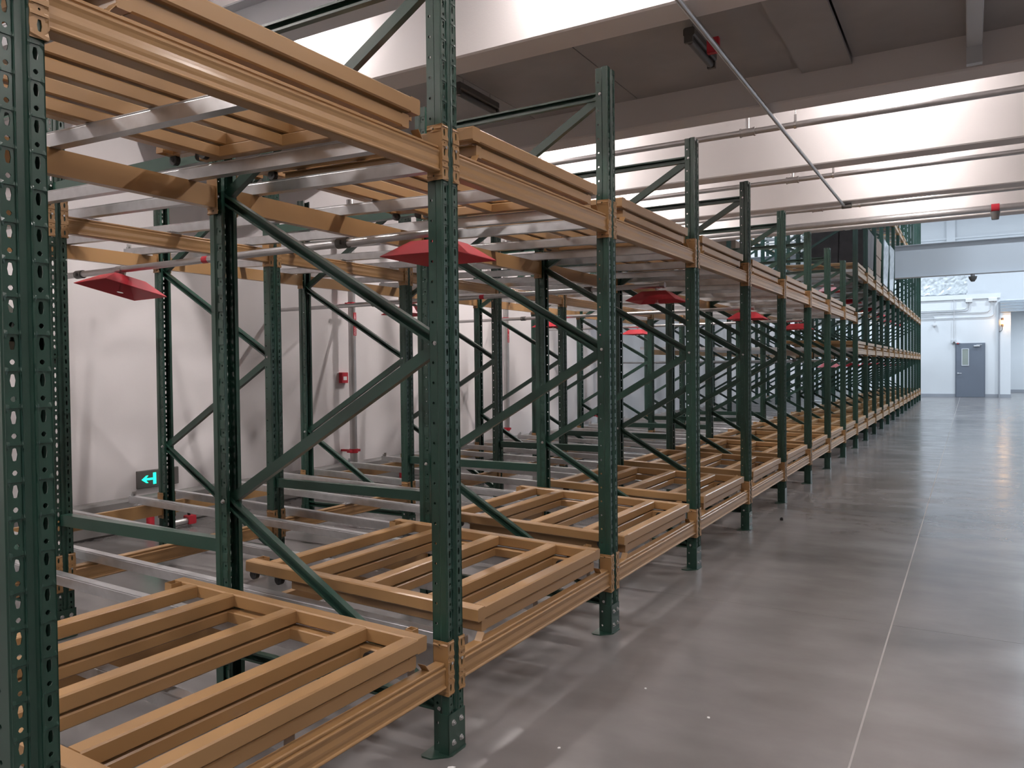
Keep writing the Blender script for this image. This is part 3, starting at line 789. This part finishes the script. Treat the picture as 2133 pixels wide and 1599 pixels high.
# wall services
CON = mat('conduit', (0.62, 0.64, 0.66), 0.35, metal=0.4)
t = thing('wall_conduits', 'set of thin metal conduits bending along the end wall', 'conduit', (0, YE - 0.03, 0))
for z, x1, zt in ((3.72, 1.58, 4.05), (3.66, 1.65, 4.05), (3.58, 2.42, 4.05), (3.38, 2.55, 4.05)):
    pts = [(XW, 0, z), (x1 - 0.25, 0, z), (x1 - 0.12, 0, z + 0.02), (x1 - 0.03, 0, z + 0.09), (x1, 0, z + 0.22), (x1, 0, zt)]
    obj('conduit', MB().tube(pts, 0.014, 8).data('conduit', CON), t)
obj('junction_box', MB().cbox(1.50, 1.75, -0.06, 0.02, 4.03, 4.16).data('junction_box', FRESH), t)
obj('junction_box', MB().cbox(2.33, 2.64, -0.06, 0.02, 4.03, 4.16).data('junction_box', FRESH), t)
t = thing('switch_box', 'small grey switch box on a vertical conduit above the door', 'switch', (1.07, YE - 0.02, 2.34))
obj('box_body', MB().cbox(-0.09, 0.09, -0.06, 0.0, -0.04, 0.12, 0.006).data('box_body', STEELW), t)
obj('box_dial', MB().cyl((0.01, -0.06, -0.01), (0.01, -0.08, -0.01), 0.045, 16).data('box_dial', DGREY), t)
obj('conduit', MB().cyl((0, -0.03, 0.12), (0, -0.03, 1.85), 0.012, 8).data('box_conduit', CON), t)
t = thing('door_alarm', 'small red alarm light at the corner of the door', 'alarm', (1.22, YE - 0.08, 2.30))
obj('alarm_base', MB().cbox(-0.09, 0.09, -0.01, 0.05, 0.0, 0.05).data('alarm_base', FRESH), t)
obj('alarm_lens', MB().cyl((0, -0.02, -0.03), (0, -0.02, 0.01), 0.035, 12).data('alarm_lens', RED), t)
t = thing('wall_sounder', 'white wall sounder on a short conduit near the tall rack', 'sounder', (0.34, YE - 0.03, 3.12))
obj('sounder_body', MB().cyl((0, -0.05, 0), (0, 0.02, 0), 0.075, 18).cyl((0, -0.09, 0), (0, -0.05, 0), 0.045, 18).data('sounder_body', FRESH), t)
obj('conduit', MB().tube([(0, 0, 0.07), (0, 0, 0.30), (-0.04, 0, 0.36), (-0.3, 0, 0.38), (-1.0, 0, 0.38)], 0.012, 8).data('sounder_conduit', CON), t)
t = thing('air_unit', 'film-wrapped air unit standing on the ledge of the end wall', 'air unit', (0.47, 39.6, 4.36))
obj('unit_body', MB().cbox(-2.2, 1.05, -0.5, 0.5, 0.12, 0.78, 0.05).data('unit_body', WRAP), t)
m = MB(); vs, fs = [], []
nx, nz = 26, 7
for i in range(nx + 1):
    for j in range(nz + 1):
        vs.append((-2.25 + 3.35 * i / nx, -0.54 + random.uniform(-0.035, 0.02), 0.1 + 0.72 * j / nz + random.uniform(-0.03, 0.03)))
for i in range(nx):
    for j in range(nz):
        a = i * (nz + 1) + j; fs.append((a, a + nz + 1, a + nz + 2, a + 1))
m.add(vs, fs)
obj('loose_film', m.sheet('loose_film', WRAP, 0.004), t)
obj('unit_feet', MB().box(-2.1, 1.0, -0.45, -0.35, 0, 0.12).box(-2.1, 1.0, 0.35, 0.45, 0, 0.12).data('unit_feet', STEELW), t)
obj('duct_stub', MB().cbox(0.55, 1.0, -0.3, 0.3, 0.78, 1.35, 0.02).data('duct_stub', WRAP), t)

# ------------------------------------------------------------------ on the white wall
t = thing('exit_sign', 'dark exit sign with a glowing green arrow low on the white wall', 'sign', (XW + 0.0, 4.455, 0.36), 0)
obj('sign_box', MB().cbox(0.0, 0.03, 0.0, 0.43, 0.0, 0.165, 0.006).data('sign_box', DGREY), t)
def flat(pts, name, m_):
    b = MB(); n = len(pts)
    vs = [(0.030, y, z) for y, z in pts] + [(0.034, y, z) for y, z in pts]
    b.add(vs, [tuple(range(n)), tuple(range(2 * n - 1, n - 1, -1))] + [(k, (k + 1) % n, n + (k + 1) % n, n + k) for k in range(n)])
    return b.data(name, m_, True)
obj('arrow', flat([(0.035, 0.082), (0.085, 0.117), (0.105, 0.117), (0.080, 0.092), (0.150, 0.092), (0.150, 0.072), (0.080, 0.072), (0.105, 0.047), (0.085, 0.047)], 'arrow', GREENLED), t)
obj('door_symbol', flat([(0.155, 0.030), (0.185, 0.030), (0.185, 0.137), (0.155, 0.137)], 'door_symbol', GREENLED), t)
obj('running_figure', flat([(0.215, 0.030), (0.228, 0.030), (0.242, 0.062), (0.262, 0.040), (0.285, 0.040), (0.285, 0.050), (0.267, 0.052), (0.250, 0.080), (0.262, 0.104), (0.252, 0.122), (0.240, 0.137), (0.226, 0.130), (0.232, 0.113), (0.212, 0.104), (0.212, 0.094), (0.232, 0.098), (0.232, 0.078), (0.226, 0.060)], 'running_figure', GREENLED), t)
t = thing('call_point', 'small red fire call point on the white wall', 'call point', (XW, 7.17, 1.285))
obj('call_box', MB().cbox(0, 0.05, 0, 0.12, 0, 0.13, 0.008).data('call_box', RED), t)
obj('call_glass', MB().box(0.05, 0.053, 0.03, 0.09, 0.035, 0.08).data('call_glass', WHITE), t)
def stub(y, label):
    t = thing('hydrant_stub', label, 'pipe stub', (-4.66, y, 0))
    obj('stub_pipe', MB().cyl((0, 0, 0.012), (0, 0, 0.17), 0.035, 16).data('stub_pipe', RED), t)
    obj('stub_cap', MB().cyl((0, 0, 0.17), (0, 0, 0.20), 0.044, 16, 0.03).data('stub_cap', RED), t)
    obj('stub_flange', MB().cyl((0, 0, 0), (0, 0, 0.012), 0.06, 16).data('stub_flange', DGREY), t)
stub(4.36, 'short red hydrant stub at the wall foot under the exit sign')
stub(7.95, 'short red hydrant stub at the wall foot beside the nearest riser')
t = thing('hose_valve', 'red valve box with a looped hose at the wall foot', 'valve', (-4.60, 4.72, 0))
obj('valve_box', MB().cbox(-0.04, 0.04, -0.035, 0.045, 0.03, 0.11, 0.008).data('valve_box', RED), t)
obj('valve_pipe', MB().cyl((0, -0.22, 0.06), (0, -0.035, 0.06), 0.03, 12).cyl((0, 0.0, 0), (0, 0.0, 0.03), 0.015, 8).data('valve_pipe', PIPE), t)
obj('hose', MB().tube([(0, -0.16, 0.08), (0.0, -0.18, 0.16), (0.0, -0.13, 0.24), (0.0, -0.06, 0.24), (0, -0.02, 0.18), (0, 0.0, 0.10)], 0.014, 8).data('hose', BLACK), t)

# ------------------------------------------------------------------ small things on the floor
tag(obj('loose_nut', MB().cyl((0, 0, 0), (0, 0, 0.022), 0.016, 6).cyl((0, 0, 0.022), (0, 0, 0.028), 0.010, 10).data('loose_nut', BLACK), None, (0.16, 7.53, 0)), 'small dark nut lying on the aisle floor', 'nut')
for i, (x, y, a, l) in enumerate(((0.055, 2.30, 0.5, 0.030), (0.115, 2.24, 1.8, 0.022), (0.33, 2.62, 0.9, 0.014), (0.30, 2.35, 0.3, 0.016), (0.75, 3.15, 2.2, 0.012), (0.42, 3.30, 1.1, 0.012))):
    lab = ['white paint chip at the foot of the nearest aisle post', 'second white paint chip beside the nearest aisle post', 'tiny pale chip on the floor right of the nearest post',
           'pale chip on the floor near the lower edge of the picture', 'tiny pale chip out on the aisle floor', 'small pale chip on the floor between two posts'][i]
    m = MB().prism([(-l / 2, -0.004), (l * 0.2, -0.006), (l / 2, 0.002), (l * 0.1, 0.006), (-l * 0.4, 0.003)], (0, 0, 0), (0, 0, 0.003), (1, 0, 0), (0, 1, 0))
    tag(obj('paint_chip', m.data('paint_chip', WHITE, True), None, (x, y, 0), a), lab, 'paint chip', 'paint chips on the floor')
